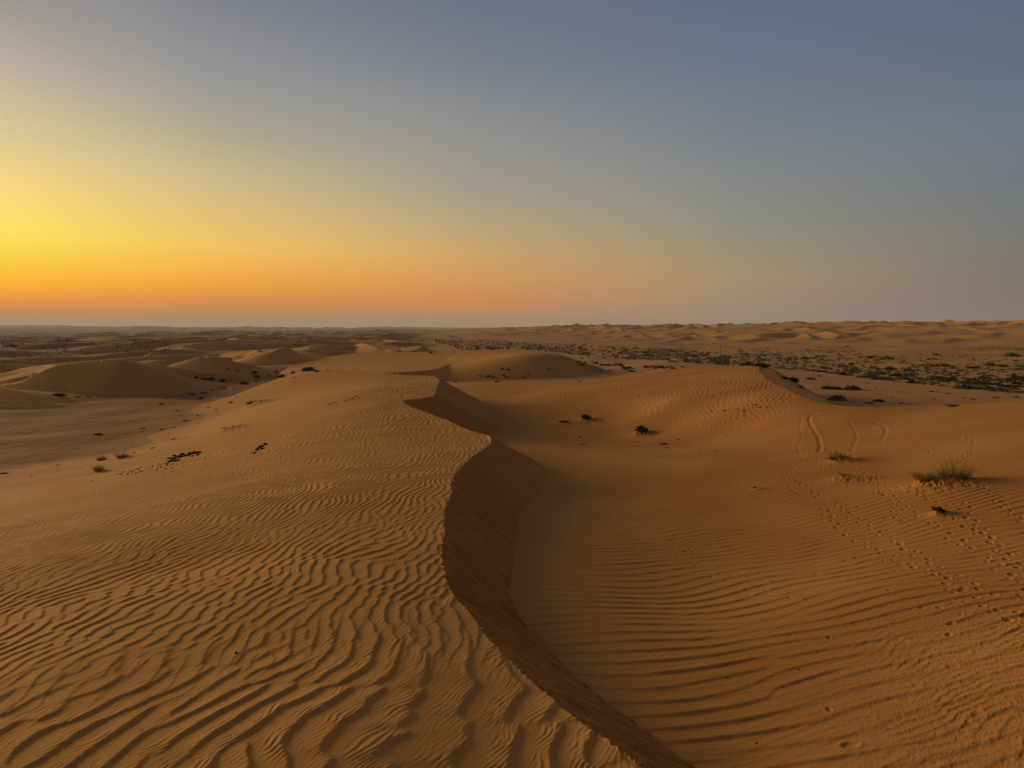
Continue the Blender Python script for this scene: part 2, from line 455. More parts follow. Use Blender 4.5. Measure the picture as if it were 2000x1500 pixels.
insF, leeF = body(F_EDGE, F_PTS, .32, 14, extra=px([(1240, 742, -1), (1130, 747, -1), (1000, 750, -1.1), (870, 750, -1.2)]), step=.8)
ins6, lee6 = body(D6_EDGE, D6_EDGE, .6, 8, step=.8)
farL = px([(840, 748, -.6)])[0]
insN, leeN = body(N_CREST, N_PTS, .5, 14, replace=True, crest_n=len(N_CREST),
                  extra=[(90, 40), (60, 5), (10, -12), (-8, -5), (-9, 20), (-11, 60), (-14, 100)])
# rounded nose of the far dune: it rolls over gently before it drops
T_EDGE = dens(catmull(px([(1470, 713, 4.6), (1478, 714, 4.6), (1484, 728, 4.45), (1500, 742, 4.1), (1530, 757, 3.8), (1560, 771, 3.6), (1600, 786, 3.35), (1650, 793, 3.4), (1690, 795, 3.5)]), 5), .3)
sub, c1 = apply_cone(Z, T_EDGE, .17, 12)
_, c2 = apply_cone(Z, T_EDGE + np.array([0, 0, .95]), .60, 12)
nose = np.minimum(c1, c2)
o = ~insN[sub]
Z[sub] = np.where(o, np.maximum(Z[sub], nose), Z[sub])
cl = len(A_CREST)
insA, leeA = body(A_CREST, A_PTS, .58, 10, extra=[(-70, 150), (-90, 120), (-70, 60), (-60, 20), (-30, -10), (5, -6)], step=.18, wob=.05, k=.7, toe_k=.16)
SLIP |= leeA | lee6
Z = Z + (1 - sstep(DD, 60, 90)) * noise(X, Y, 60, n_soft) * .03
ZM = Z.copy()
_, VV = proj(X, Y, ZM)
def hit(u, v):
    j = int(np.argmin(np.abs(TH - math.atan2(u - 1000, F))))
    vs = VV[6:, j]
    ok = np.nonzero(vs <= v)[0]
    i = (ok[0] if len(ok) else len(vs) - 1) + 6
    v0, v1 = VV[i - 1, j], VV[i, j]
    t = 0 if v0 <= v1 else min(1, max(0, (v0 - v) / (v0 - v1)))
    d = R[i - 1] + (R[i] - R[i - 1]) * t
    # true column direction of the picture point on this distance
    th = math.atan2((u - 1000) / F, 1) if False else None
    z = ZM[i - 1, j] + (ZM[i, j] - ZM[i - 1, j]) * t
    x, y = unproj(u, v, z) if z < CAMZ - .5 and v > 646 else (d * math.sin(TH[j]), d * math.cos(TH[j]))
    return x, y, z
def zat(x, y, arr=None):
    arr = Z if arr is None else arr
    d = math.hypot(x, y); th = math.atan2(x, y)
    i = min(max(np.searchsorted(R, d) - 1, 0), NR - 2); j = min(max(np.searchsorted(TH, th) - 1, 0), NC - 2)
    a = (d - R[i]) / (R[i + 1] - R[i]); b = (th - TH[j]) / (TH[j + 1] - TH[j])
    return float((arr[i, j] * (1 - a) + arr[i + 1, j] * a) * (1 - b) + (arr[i, j + 1] * (1 - a) + arr[i + 1, j + 1] * a) * b)
print('macro', time.time() - T0)
# ------------------------------------------------------------------ wind ripples, slip marks, prints, hummocks
q = slice(0, int(np.searchsorted(R, 190)))
x, y, d, uu, vv = X[q], Y[q], DD[q], UU[q], VV[q]
ta, pa = wave_tile(1024, 44, .21, .52, 31, .82)
tc, _ = wave_tile(1024, 52, .16, .36, 36, .76)
tb, _ = wave_tile(1024, 48, .17, .24, 32, .70)
tf, _ = wave_tile(1024, 56, .24, .30, 33, .66)
tg, _ = wave_tile(1024, 48, .15, .19, 35, .82)
def waves(t, lam, deg, k0, ox=0., warp=1.0, wsize=14.0, y_stretch=1.0):
    a, b = rot(x, y, deg)
    wsize = lam * 45
    a = a + warp * lam * .9 * noise(x + ox, y, wsize, n_low); b = b + warp * lam * .9 * noise(x - ox, y + 77, wsize, n_low)
    size = lam * k0
    return samp(t, a + 500 + ox, b / y_stretch + 500, size)
A = insA[q]; Nn = insN[q] & ~insA[q]
amask = A * sstep(ZM[q], -.8, .7)
patch = sstep(noise(x, y, 26, n_soft), -1.2, .6)
patch2 = sstep(noise(x + 40, y + 9, 15, n_soft), -.5, 1.0)
w1 = 1 - sstep(d, 13.5, 21); w3 = sstep(d, 23, 34); w2 = 1 - w1 - w3
b1 = waves(ta, .68, -4, 44, 0, .7)
b2 = waves(ta, .44, -8, 44, 91, .7)
b3 = waves(tc, .30, -11, 52, 33, .8, 1, 1.1)
b4 = waves(tc, .43, -9, 52, 133, .8, 1, 1.1); w4 = sstep(d, 42, 60)
fine = waves(tf, .105, -30, 56, 11, .8, 4, 1.7)
fine2 = waves(tf, .15, -26, 56, 61, .8, 5, 1.6)
fp = .40 + .60 * sstep(noise(x + 5, y + 80, 5, n_soft), -.6, .5)
hol1 = sstep(b1, -.30, .12); hol2 = sstep(b2, -.28, .15)
rip = w1 * (b1 * .052 + fine * .0165 * hol1 * fp) + w2 * (b2 * .038 + fine2 * .011 * hol2 * fp) + w3 * (b3 * .034 * (1 - w4) + b4 * .052 * w4)
rip *= .78 + .22 * patch
rip += (w1 + w2) * fine2 * .0035 * (1 - patch2)
lob = waves(tb, .46, -6, 48, 44, 1.4, 10) * .062 * sstep(d, 66, 76) * sstep(uu, 640, 760)
rip = rip * (1 - .75 * sstep(d, 66, 76) * sstep(uu, 640, 760)) + lob
smooth_zone = 1 - .60 * np.exp(-(((uu - 560) / 150) ** 2 + ((vv - 800) / 38) ** 2)) - .35 * np.exp(-(((uu - 150) / 260) ** 2 + ((vv - 985) / 55) ** 2))
rip_A = rip * amask * smooth_zone
# basin on the right: long low ripples whose crests lie across the view
bas = waves(tg, .60, -84, 48, 7, .40, 22, 1.6)
bas3 = waves(tg, .42, -82, 48, 57, .5, 22, 1.4)
bas2 = waves(tf, .22, -88, 56, 17, .8, 9, 1.5)
rough = waves(ta, .27, -84, 44, 23, .8, 5)
fr = sstep(uu, 1560, 1850) * sstep(vv, 1080, 1250)
b_amp = sstep(vv, 960, 1220)
leftb = 1 - sstep(uu - (vv - 1000) * .45, 1050, 1180)
rip_B = ((bas * .048 * b_amp + bas3 * .028 * (1 - .7 * b_amp)) * (1 - .6 * fr) * (1 - .5 * leftb) + bas2 * (.012 + .004 * leftb) * (1 - .5 * b_amp) + (rough * .014 + noise(x, y, 6.5, n_fine) * .003) * fr)
rip_B *= sstep(vv, 900, 925) * (1 - sstep(d, 46, 54))
# ripples on the dune across the trough
ce = waves(tb, .52, -14, 48, 70, .8, 24)
cmask = sstep(ZM[q], .25, .8) * sstep(d, 66, 72) * sstep(uu, 1000, 1120) * (1 - sstep(uu, 1520, 1600)) * (.75 + .25 * patch)
rip_C = ce * .042 * cmask
rip_N = (rip_B + rip_C + noise(x, y, 3.2, n_fine) * .0015 * (1 - sstep(d, 40, 60))) * Nn
# streaks where sand has slid down the steep faces
s1, s2 = rot(x, y, -33)
streak = samp(n_fine, s1 * .10 + 40, s2 + 40, 5.0)
streak2 = samp(n_fine, s1 * .05 + 80, s2 + 10, 14.0)
slq = SLIP[q] & (d < 110)
rip_S = (streak * .020 + streak2 * .045 + np.clip(samp(n_soft, s1 * .16 + 11, s2 + 5, 22.0) - .6, 0, 2) * .07) * slq
Z[q] = Z[q] + rip_A + np.where(slq, 0, rip_N) + rip_S + noise(x, y, 2.0, n_fine) * .0012 * (1 - sstep(d, 20, 30))
# faint ripples on farther flanks
Z[q] += np.where(insA[q] | insN[q] | slq, 0, waves(tb, 1.1, -20, 48, 3, 1.5, 40) * .03 * sstep(d, 90, 130) * (1 - FLAT[q]))

RIM = px([(1040, 884, .35), (1100, 887, .55), (1200, 892, .85), (1300, 900, 1.1), (1400, 904, 1.3), (1500, 906, 1.5), (1580, 900, 1.7)])
rb = np.full(x.shape, 1e9, np.float32)
for (a_, b_, _) in dens(RIM, .4): np.minimum(rb, (x - a_) ** 2 + (y - b_) ** 2, out=rb)
Z[q] += .20 * np.exp(-np.sqrt(rb + .15) / 1.8) * Nn
def window(cx, cy, rr):
    dd = math.hypot(cx, cy); th = math.atan2(cx, cy)
    return (slice(max(0, np.searchsorted(R, dd - rr)), np.searchsorted(R, dd + rr) + 1), slice(max(0, np.searchsorted(TH, th - rr / dd)), np.searchsorted(TH, th + rr / dd) + 1))
def stamp(cx, cy, rr, depth, ang=0., asp=1.0):
    w = window(cx, cy, rr * 2.6)
    a = X[w] - cx; b = Y[w] - cy
    c, s = math.cos(ang), math.sin(ang)
    a, b = (a * c + b * s) / asp, -a * s + b * c
    r = np.hypot(a, b) / rr
    Z[w] += depth * (-np.exp(-(r ** 4) * .9) + .38 * np.exp(-((r - 1.35) / .33) ** 2))
prng = random.Random(5)
def wpath(pts, step):
    P = [hit(u, v)[:2] for u, v in catmull(pts, 4)]
    out, acc = [], 0
    for a, b in zip(P[:-1], P[1:]):
        L = math.hypot(b[0] - a[0], b[1] - a[1])
        if L > 12: continue
        while acc < L:
            t = acc / L
            out.append((a[0] + (b[0] - a[0]) * t, a[1] + (b[1] - a[1]) * t, math.atan2(b[1] - a[1], b[0] - a[0])))
            acc += step
        acc -= L
    return out
def prints(pts, step=.42, off=.13, rr=.11, depth=.035, jit=.06, skip=.05):
    s = 1
    for (px_, py_, an) in wpath(pts, step):
        s = -s
        if prng.random() < skip: continue
        stamp(px_ - math.sin(an) * off * s + prng.gauss(0, jit), py_ + math.cos(an) * off * s + prng.gauss(0, jit), rr * prng.uniform(.8, 1.25), depth * prng.uniform(.6, 1.2), an, prng.uniform(1., 1.5))
def groove(pts, rr=.25, depth=.10):
    for (px_, py_, an) in wpath(pts, rr * .45):
        stamp(px_ + prng.gauss(0, .03), py_ + prng.gauss(0, .05), rr * prng.uniform(.7, 1.2), depth * prng.uniform(.05, .22), an, 1.0)
groove([(1620, 800), (1585, 812), (1583, 830), (1597, 852), (1602, 872), (1599, 888)], .19, .085)
groove([(1566, 815), (1562, 835), (1566, 858), (1558, 874), (1562, 888)], .14, .04)
groove([(1656, 822), (1668, 840), (1674, 858), (1664, 878), (1663, 890)], .13, .04)
groove([(1540, 822), (1490, 845), (1450, 868)], .20, .05)
groove([(1700, 820), (1730, 840), (1720, 865)], .18, .04)
for pts in ([(1588, 800), (1600, 830), (1603, 868), (1596, 888), (1577, 892)],
            [(1768, 845), (1790, 866), (1812, 881), (1835, 898), (1862, 910)],
            [(1870, 830), (1895, 858), (1904, 872), (1890, 890), (1874, 906)],
            [(1590, 895), (1550, 915), (1533, 935), (1538, 952), (1566, 970)],
            [(1592, 893), (1602, 915), (1630, 926)],
            [(1690, 925), (1712, 958), (1740, 985), (1762, 1020)],
            [(1740, 944), (1800, 970), (1850, 990)], [(1500, 905), (1530, 925), (1560, 940)]):
    prints(pts, .44, .07, .075, .035)
for pts in ([(1560, 940), (1592, 965), (1636, 990), (1680, 1018), (1705, 1035), (1750, 1060), (1800, 1092), (1860, 1125), (1960, 1175)],
            [(1600, 985), (1632, 1022), (1656, 1046), (1700, 1068), (1760, 1098), (1840, 1130), (1930, 1190), (2010, 1230)],
            [(1676, 915), (1702, 934), (1742, 972), (1772, 996), (1806, 1012), (1846, 1044), (1905, 1078), (1965, 1124), (2020, 1168)],
            [(1926, 955), (1962, 992), (2010, 1030)],
            [(1885, 985), (1892, 1012), (1925, 1045), (1962, 1086), (2010, 1118)],
            [(1875, 1015), (1900, 1040), (1950, 1062)]):
    prints(pts, .52, .11, .085, .038)
for pts in ([(1220, 965), (1300, 1030), (1350, 1078), (1400, 1102), (1455, 1125), (1520, 1158), (1580, 1180)],
            [(1280, 1010), (1330, 1070), (1360, 1100), (1420, 1140), (1500, 1180)]):
    prints(pts, .55, .12, .09, .016, .12, .25)
for k in range(40):      # trampled sand at the right
    u = prng.uniform(1560, 2040); v = prng.gauss(1090 + (u - 1700) * .30, 60)
    if v < 940 or v > 1480: continue
    p = hit(u, v); stamp(p[0], p[1], prng.uniform(.05, .09), prng.uniform(.012, .03), prng.uniform(0, 3), prng.uniform(1, 1.7))
for k in range(18):
    u = prng.uniform(1500, 2040); v = prng.uniform(1200, 1500)
    if prng.random() > (u - 1450) / 500: continue
    p = hit(u, v); stamp(p[0], p[1], prng.uniform(.05, .12), prng.uniform(.01, .035), prng.uniform(0, 3), prng.uniform(1, 2.0))

def mound(u, v, wid, h, tail=1.6, ang=-.35):
    """little heap of sand trapped by a plant, with a tail on its sheltered side"""
    cx, cy, _ = hit(u, v)
    w = window(cx, cy, wid * 3.2 * max(1, tail))
    a = X[w] - cx; b = Y[w] - cy
    c, s = math.cos(ang), math.sin(ang)
    a, b = a * c + b * s, -a * s + b * c
    a = np.where(a > 0, a / tail, a)
    r = np.hypot(a, b) / wid
    Z[w] += h * np.exp(-r ** 1.6 * 1.6) * (1 + .12 * noise(X[w], Y[w], 1.2, n_soft))
MOUNDS = [(505, 790, 2.0, .62, 1.9), (450, 838, 1.3, .32, 2.2), (1640, 905, .85, .26, 1.9), (1645, 940, 1.0, .22, 2.0), (1832, 1009, .42, .22, 1.8),
          (1835, 950, 1.3, .30, 1.5), (1480, 957, .45, .10, 1.5), (1252, 851, 1.3, .5, 1.4), (1142, 822, 1.4, .3, 1.4), (1100, 828, 1.4, .2, 1.4),
          (345, 859, 1.2, .2, 1.6), (238, 893, 1.0, .2, 1.8), (192, 920, .7, .18, 1.8), (197, 897, .7, .15, 1.8), (1800, 955, 1.0, .16, 1.6)]
for mm in MOUNDS: mound(*mm)
print('micro', time.time() - T0)
# ------------------------------------------------------------------ ground mesh
def grid_mesh(name, r0, r1):
    n = (r1 - r0) * NC
    co = np.empty((n, 3), np.float32)
    co[:, 0] = X[r0:r1].ravel(); co[:, 1] = Y[r0:r1].ravel(); co[:, 2] = Z[r0:r1].ravel()
    nr = r1 - r0
    a = (np.arange(nr - 1)[:, None] * NC + np.arange(NC - 1)[None, :]).ravel()
    q = np.stack([a, a + NC, a + NC + 1, a + 1], 1)[:, ::-1].astype(np.int32)
    me = bpy.data.meshes.new(name)
    me.vertices.add(n); me.vertices.foreach_set('co', co.ravel())
    me.loops.add(q.size); me.loops.foreach_set('vertex_index', q.ravel())
    me.polygons.add(len(q)); me.polygons.foreach_set('loop_start', np.arange(0, q.size, 4, dtype=np.int32))
    me.update(calc_edges=True)
    me.polygons.foreach_set('use_smooth', np.ones(len(q), bool))
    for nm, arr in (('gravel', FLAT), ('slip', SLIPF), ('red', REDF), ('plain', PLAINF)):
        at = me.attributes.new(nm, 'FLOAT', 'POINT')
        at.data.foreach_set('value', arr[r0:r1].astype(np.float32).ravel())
    return me

def new_mat(name):
    m = bpy.data.materials.new(name); m.use_nodes = True
    t = m.node_tree; b = t.nodes['Principled BSDF']
    b.inputs['Specular IOR Level'].default_value = .1
    return m, t, b
sand, st, sb = new_mat('sand')
sb.inputs['Roughness'].default_value = .95
sb.inputs['Specular IOR Level'].default_value = .05
SN = st.nodes.new; SK = st.links.new
tc = SN('ShaderNodeTexCoord')
def tnoise(scale, detail=4, rough=.55):
    n = SN('ShaderNodeTexNoise'); n.inputs['Scale'].default_value = scale; n.inputs['Detail'].default_value = detail
    n.inputs['Roughness'].default_value = rough
    SK(tc.outputs['Object'], n.inputs['Vector']); return n.outputs['Fac']
def mixc(f, a, b):
    m = SN('ShaderNodeMix'); m.data_type = 'RGBA'
    if isinstance(f, float): m.inputs[0].default_value = f
    else: SK(f, m.inputs[0])
    for i, c in ((6, a), (7, b)):
        if isinstance(c, tuple): m.inputs[i].default_value = (*c, 1)
        else: SK(c, m.inputs[i])
    return m.outputs[2]
def mr(v, a, b, c=0., d=1.):
    n = SN('ShaderNodeMapRange'); SK(v, n.inputs[0])
    for i, x in enumerate((a, b, c, d)): n.inputs[i + 1].default_value = x
    return n.outputs[0]
def attr(nm):
    n = SN('ShaderNodeAttribute'); n.attribute_name = nm; return n.outputs['Fac']
c = mixc(mr(tnoise(.05, 5), .3, .7), (.49, .246, .066), (.45, .212, .054))
c = mixc(mr(tnoise(.9, 5), .35, .75), c, (.51, .266, .078))
c = mixc(mr(tnoise(38, 3, .7), .42, .72, 0, .55), c, (.33, .140, .036))
c = mixc(mr(tnoise(6, 6, .7), .55, .72, 0, .35), c, (.36, .160, .045))
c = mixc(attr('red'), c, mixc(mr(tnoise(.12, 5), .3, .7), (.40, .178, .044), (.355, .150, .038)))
gr = mixc(mr(tnoise(.35, 6), .35, .7), (.38, .200, .080), (.44, .240, .100))
gm = SN('ShaderNodeMath'); gm.operation = 'MULTIPLY'; SK(attr('gravel'), gm.inputs[0]); SK(mr(tnoise(.045, 5), .3, .6, .35, .95), gm.inputs[1])
c = mixc(gm.outputs[0], c, gr)
c = mixc(attr('plain'), c, mixc(mr(tnoise(.02, 6, .65), .35, .65), (.25, .130, .050), (.33, .170, .064)))
SK(c, sb.inputs['Base Color'])
bp = SN('ShaderNodeBump'); bp.inputs['Strength'].default_value = .25; bp.inputs['Distance'].default_value = .01
SK(tnoise(45, 3, .7), bp.inputs['Height']); SK(bp.outputs[0], sb.inputs['Normal'])

SLIPF = SLIP.astype(np.float32)
PLAINF = .85 * FLAT * (1 - sstep(UU, 450, 700)) * (1 - sstep(DD, 150, 200)) + left * (1 - .6 * low) * sstep(DD, 180, 420) * .9
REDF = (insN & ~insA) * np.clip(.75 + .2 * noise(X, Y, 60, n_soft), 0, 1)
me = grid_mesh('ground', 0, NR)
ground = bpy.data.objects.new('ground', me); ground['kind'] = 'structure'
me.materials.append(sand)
sc.collection.objects.link(ground)
print('mesh', time.time() - T0)
# ------------------------------------------------------------------ plants, stones, far buildings
def plain(name, stops, rough=.9, scale=6.0, trans=0.0):
    m, t, b = new_mat(name)
    b.inputs['Roughness'].default_value = rough
    n = t.nodes.new('ShaderNodeTexNoise'); n.inputs['Scale'].default_value = scale; n.inputs['Detail'].default_value = 3
    tc_ = t.nodes.new('ShaderNodeTexCoord'); t.links.new(tc_.outputs['Object'], n.inputs['Vector'])
    r = t.nodes.new('ShaderNodeValToRGB'); t.links.new(n.outputs['Fac'], r.inputs[0])
    r.color_ramp.elements[0].position = .35; r.color_ramp.elements[0].color = (*stops[0], 1)
    r.color_ramp.elements[1].position = .68; r.color_ramp.elements[1].color = (*stops[1], 1)
    t.links.new(r.outputs[0], b.inputs['Base Color'])
    return m
M_DARK = plain('dark_leaf', [(.024, .026, .012), (.052, .052, .022)], scale=5)
M_OLIVE = plain('olive_leaf', [(.070, .062, .025), (.165, .140, .052)], scale=4)
M_GRASS = plain('grass_blade', [(.34, .235, .06), (.56, .40, .12)], scale=9)
M_DRY = plain('dry_stem', [(.13, .085, .04), (.26, .17, .08)], scale=9)
M_DRYB = plain('dry_shrub', [(.075, .050, .026), (.15, .10, .05)], scale=6)
M_WOOD = plain('shrub_wood', [(.05, .035, .022), (.10, .07, .045)], scale=14)
M_STONE = plain('black_stone', [(.008, .008, .010), (.022, .021, .024)], rough=.85, scale=20)
M_BROWN = plain('brown_crust', [(.045, .026, .016), (.10, .055, .03)], scale=14)
M_WHITE = plain('white_wall', [(.62, .62, .60), (.75, .74, .70)], scale=.6)
M_ROOF = plain('flat_roof', [(.45, .44, .42), (.55, .53, .50)], scale=.6)
M_DOOR = plain('dark_opening', [(.03, .03, .035), (.05, .05, .05)], scale=2)

def mesh_from(name, verts, faces, mat, smooth=False):
    me = bpy.data.meshes.new(name)
    me.from_pydata([tuple(map(float, v)) for v in verts], [], faces)
    me.materials.append(mat)
    if smooth: me.polygons.foreach_set('use_smooth', [True] * len(me.polygons))
    me.update()
    return me

def shrub_geo(r, nleaf, leaf, h=.62, lumps=4, core=True):
    """broken dome of leaf clumps on an uneven heap, width 1, height ~h/2.. ; base at z=0"""
    V, Fc = [], []
    cs = [(r.uniform(-.30, .30), r.uniform(-.24, .24), r.uniform(.22, .36), r.uniform(.7, 1.1)) for _ in range(lumps)]
    cs.append((0, 0, .34, 1.1))
    if core:
        for (cx, cy, cr, hh) in cs:
            b = len(V)
            for i in range(4):
                ph = i / 4 * math.pi / 2
                for k in range(8):
                    a = k / 8 * 2 * math.pi
                    q_ = cr * .78 * r.uniform(.8, 1.1)
                    V.append((cx + q_ * math.cos(ph) * math.cos(a), cy + q_ * math.cos(ph) * math.sin(a), max(-.02, q_ * math.sin(ph) * h * 1.7 * hh * .8 - .02)))
            V.append((cx, cy, cr * .78 * h * 1.6 * hh * .8))
            for i in range(3):
                for k in range(8):
                    Fc.append((b + i * 8 + k, b + i * 8 + (k + 1) % 8, b + i * 8 + 8 + (k + 1) % 8, b + i * 8 + 8 + k))
            for k in range(8): Fc.append((b + 24 + k, b + 24 + (k + 1) % 8, b + 32))
    for _ in range(nleaf):
        cx, cy, cr, hh = r.choice(cs)
        a = r.uniform(0, 2 * math.pi); ph = math.asin(r.uniform(.02, 1))
        q_ = cr * r.uniform(.7, 1.12)
        p = np.array((cx + q_ * math.cos(ph) * math.cos(a), cy + q_ * math.cos(ph) * math.sin(a), q_ * math.sin(ph) * h * 1.7 * hh * .85))
        u_ = np.array([r.gauss(0, 1) for _ in range(3)]); u_ /= np.linalg.norm(u_)
        w_ = np.cross(u_, [r.gauss(0, 1) for _ in range(3)]); w_ /= np.linalg.norm(w_) + 1e-9
        s = leaf * r.uniform(.6, 1.4)
        b = len(V)
        V += [tuple(p - u_ * s), tuple(p + w_ * s * .45), tuple(p + u_ * s), tuple(p - w_ * s * .45)]
        Fc.append((b, b + 1, b + 2, b + 3))
    return V, Fc

def ribbon(V, Fc, pts, w0, w1, side):
    b = len(V); n = len(pts)
    for i, p in enumerate(pts):
        t = i / (n - 1); w = (w0 * (1 - t) + w1 * t) / 2
        V.append((p[0] - side[0] * w, p[1] - side[1] * w, p[2])); V.append((p[0] + side[0] * w, p[1] + side[1] * w, p[2]))
    for i in range(n - 1): Fc.append((b + 2 * i, b + 2 * i + 1, b + 2 * i + 3, b + 2 * i + 2))

def blades_geo(r, n, spread=.35, hgt=1.0, width=.012, lean=.7, droop=.25, off=(0, 0), squash=1.0):
    V, Fc = [], []
    for _ in range(n):
        a = r.uniform(0, 2 * math.pi); q_ = spread * math.sqrt(r.random())
        x0, y0 = off[0] + q_ * math.cos(a), off[1] + q_ * math.sin(a) * squash
        a2 = a + r.gauss(0, .7); L = hgt * r.uniform(.45, 1.05); ln = lean * (q_ / spread) * r.uniform(.4, 1.2) + abs(r.gauss(0, .12))
        pts = []
        for i in range(4):
            t = i / 3
            pts.append((x0 + math.cos(a2) * ln * L * t * (.6 + .4 * t), y0 + math.sin(a2) * ln * L * t * (.6 + .4 * t), L * (t - droop * ln * t * t) - .03))
        sd_ = r.uniform(0, math.pi)
        ribbon(V, Fc, pts, width, width * .25, (math.cos(sd_), math.sin(sd_)))
    return V, Fc

def stems_geo(r, n, hgt=.5, spread=.45):
    V, Fc = [], []
    for _ in range(n):
        a = r.uniform(0, 2 * math.pi); L = hgt * r.uniform(.5, 1.1); o = spread * r.uniform(.3, 1)
        p = [(0, 0, -.03)]
        for i in range(1, 5):
            t = i / 4
            p.append((math.cos(a) * o * t + r.gauss(0, .02), math.sin(a) * o * t + r.gauss(0, .02), L * t))
        for k in range(3):      # three-sided twig
            b = k / 3 * math.pi
            ribbon(V, Fc, p, .022, .006, (math.cos(b), math.sin(b)))
    return V, Fc

def stone_geo(r):
    me_v, me_f = [], []
    n, m = 7, 5
    sx, sy, sz = r.uniform(.8, 1.2), r.uniform(.6, 1.0), r.uniform(.45, .7)
    for i in range(1, m):
        ph = math.pi * i / m
        for k in range(n):
            a = 2 * math.pi * k / n + i * .3
            q_ = .5 * r.uniform(.75, 1.15)
            me_v.append((q_ * math.sin(ph) * math.cos(a) * sx, q_ * math.sin(ph) * math.sin(a) * sy, q_ * math.cos(ph) * sz))
    top, bot = len(me_v), len(me_v) + 1
    me_v += [(0, 0, .5 * sz), (0, 0, -.5 * sz)]
    for i in range(m - 2):
        for k in range(n): me_f.append((i * n + k, i * n + n + k, i * n + n + (k + 1) % n, i * n + (k + 1) % n))
    for k in range(n):
        me_f.append((top, k, (k + 1) % n)); me_f.append((bot, (m - 2) * n + (k + 1) % n, (m - 2) * n + k))
    return me_v, me_f

OR = random.Random(42)
def tag(o, label, cat, group=None):
    o['label'] = label; o['category'] = cat
    if group: o['group'] = group
def link(name, me, loc=(0, 0, 0), rot_=0., scl=(1, 1, 1), parent=None):
    o = bpy.data.objects.new(name, me); sc.collection.objects.link(o)
    o.location = loc; o.rotation_euler = (0, 0, rot_); o.scale = scl
    if parent is not None: o.parent = parent
    return o
FOL_D = [mesh_from('foliage', *shrub_geo(OR, 520, .045), M_DARK) for _ in range(4)]
FOL_O = [mesh_from('foliage', *shrub_geo(OR, 420, .050, h=.55), M_OLIVE) for _ in range(4)]
FAR_D = [mesh_from('shrub', *shrub_geo(OR, 130, .085), M_DARK) for _ in range(5)]
FAR_O = [mesh_from('shrub', *shrub_geo(OR, 130, .090, h=.55), M_OLIVE) for _ in range(5)]
FAR_B = [mesh_from('shrub', *shrub_geo(OR, 110, .07, h=.40, lumps=3), M_DRYB) for _ in range(4)]
STEM = [mesh_from('stems', *stems_geo(OR, 26), M_WOOD) for _ in range(3)]
TUFT = [mesh_from('blades', *blades_geo(OR, 260, .30, .55, .014), M_GRASS) for _ in range(3)]
TDRY = [mesh_from('dry_stems', *blades_geo(OR, 130, .30, .62, .012, .9), M_DRY) for _ in range(3)]
STN = [mesh_from('stone', *stone_geo(OR), M_STONE) for _ in range(6)]
CRU = [mesh_from('crust', *stone_geo(OR), M_BROWN) for _ in range(4)]

def ground_at(u, v, sink=.0):
    x_, y_, z_ = hit(u, v)
    return x_, y_, zat(x_, y_) - sink

def big_shrub(u, v, wpx, label, kind='dark', hs=1.0, group=None, cat='shrub'):
    """shrub with foliage and stems as parts"""
    x_, y_, z_ = ground_at(u, v)
    w = wpx * math.hypot(x_, y_) / F
    root = link('desert_shrub', None, (x_, y_, z_), OR.uniform(0, 6.28), (w, w, w * hs))
    root.empty_display_size = .2
    link('foliage', OR.choice(FOL_D if kind == 'dark' else FOL_O), parent=root)
    link('stems', OR.choice(STEM), scl=(.9, .9, .7), parent=root)
    tag(root, label, cat, group)
    return root
def small_shrub(u, v, wpx, label, kind='dark', hs=1.0, group=None, name='desert_shrub'):
    x_, y_, z_ = ground_at(u, v)
    w = wpx * math.hypot(x_, y_) / F
    me_ = OR.choice({'dark': FAR_D, 'olive': FAR_O, 'dry': FAR_B}[kind])
    o = link(name, me_, (x_, y_, z_), OR.uniform(0, 6.28), (w, w, w * hs))
    tag(o, label, 'shrub', group)
    return o
def tuft(u, v, wpx, label, hs=1.0, green=True, group=None):
    x_, y_, z_ = ground_at(u, v)
    w = wpx * math.hypot(x_, y_) / F
    root = link('grass_tuft', None, (x_, y_, z_), OR.uniform(0, 6.28), (w, w, w * hs))
    root.empty_display_size = .2
    link('blades', OR.choice(TUFT), parent=root) if green else link('blades', OR.choice(TDRY), scl=(.8, .8, .6), parent=root)
    link('dry_stems', OR.choice(TDRY), parent=root)
    tag(root, label, 'grass tuft', group)
    return root

# -- the large yellow-green clump on the right slope
gx, gy, gz = ground_at(1835, 948)
clump = link('grass_clump', None, (gx, gy, gz - .05)); clump.empty_display_size = .3
tag(clump, 'large yellow green wispy grass clump on a sand heap on the right slope', 'grass clump')
k_ = math.hypot(gx, gy) / F
v1, f1 = blades_geo(OR, 800, .42, .55, .015, .85, .42, (-26 * k_, .1), .8)
link('blades', mesh_from('blades', v1, f1, M_GRASS), parent=clump)
v1, f1 = blades_geo(OR, 1200, .48, .85, .015, .85, .40, (22 * k_, 0), .8)
link('blades', mesh_from('blades', v1, f1, M_GRASS), parent=clump)
v1, f1 = blades_geo(OR, 200, .45, 1.30, .008, .85, .12, (40 * k_, .25), .8)
link('dry_stems', mesh_from('dry_stems', v1, f1, M_OLIVE), parent=clump)
v1, f1 = blades_geo(OR, 420, .62, .32, .012, .9, .3, (2 * k_, .0), .5)
link('dead_thatch', mesh_from('dead_thatch', v1, f1, M_DRYB), parent=clump)

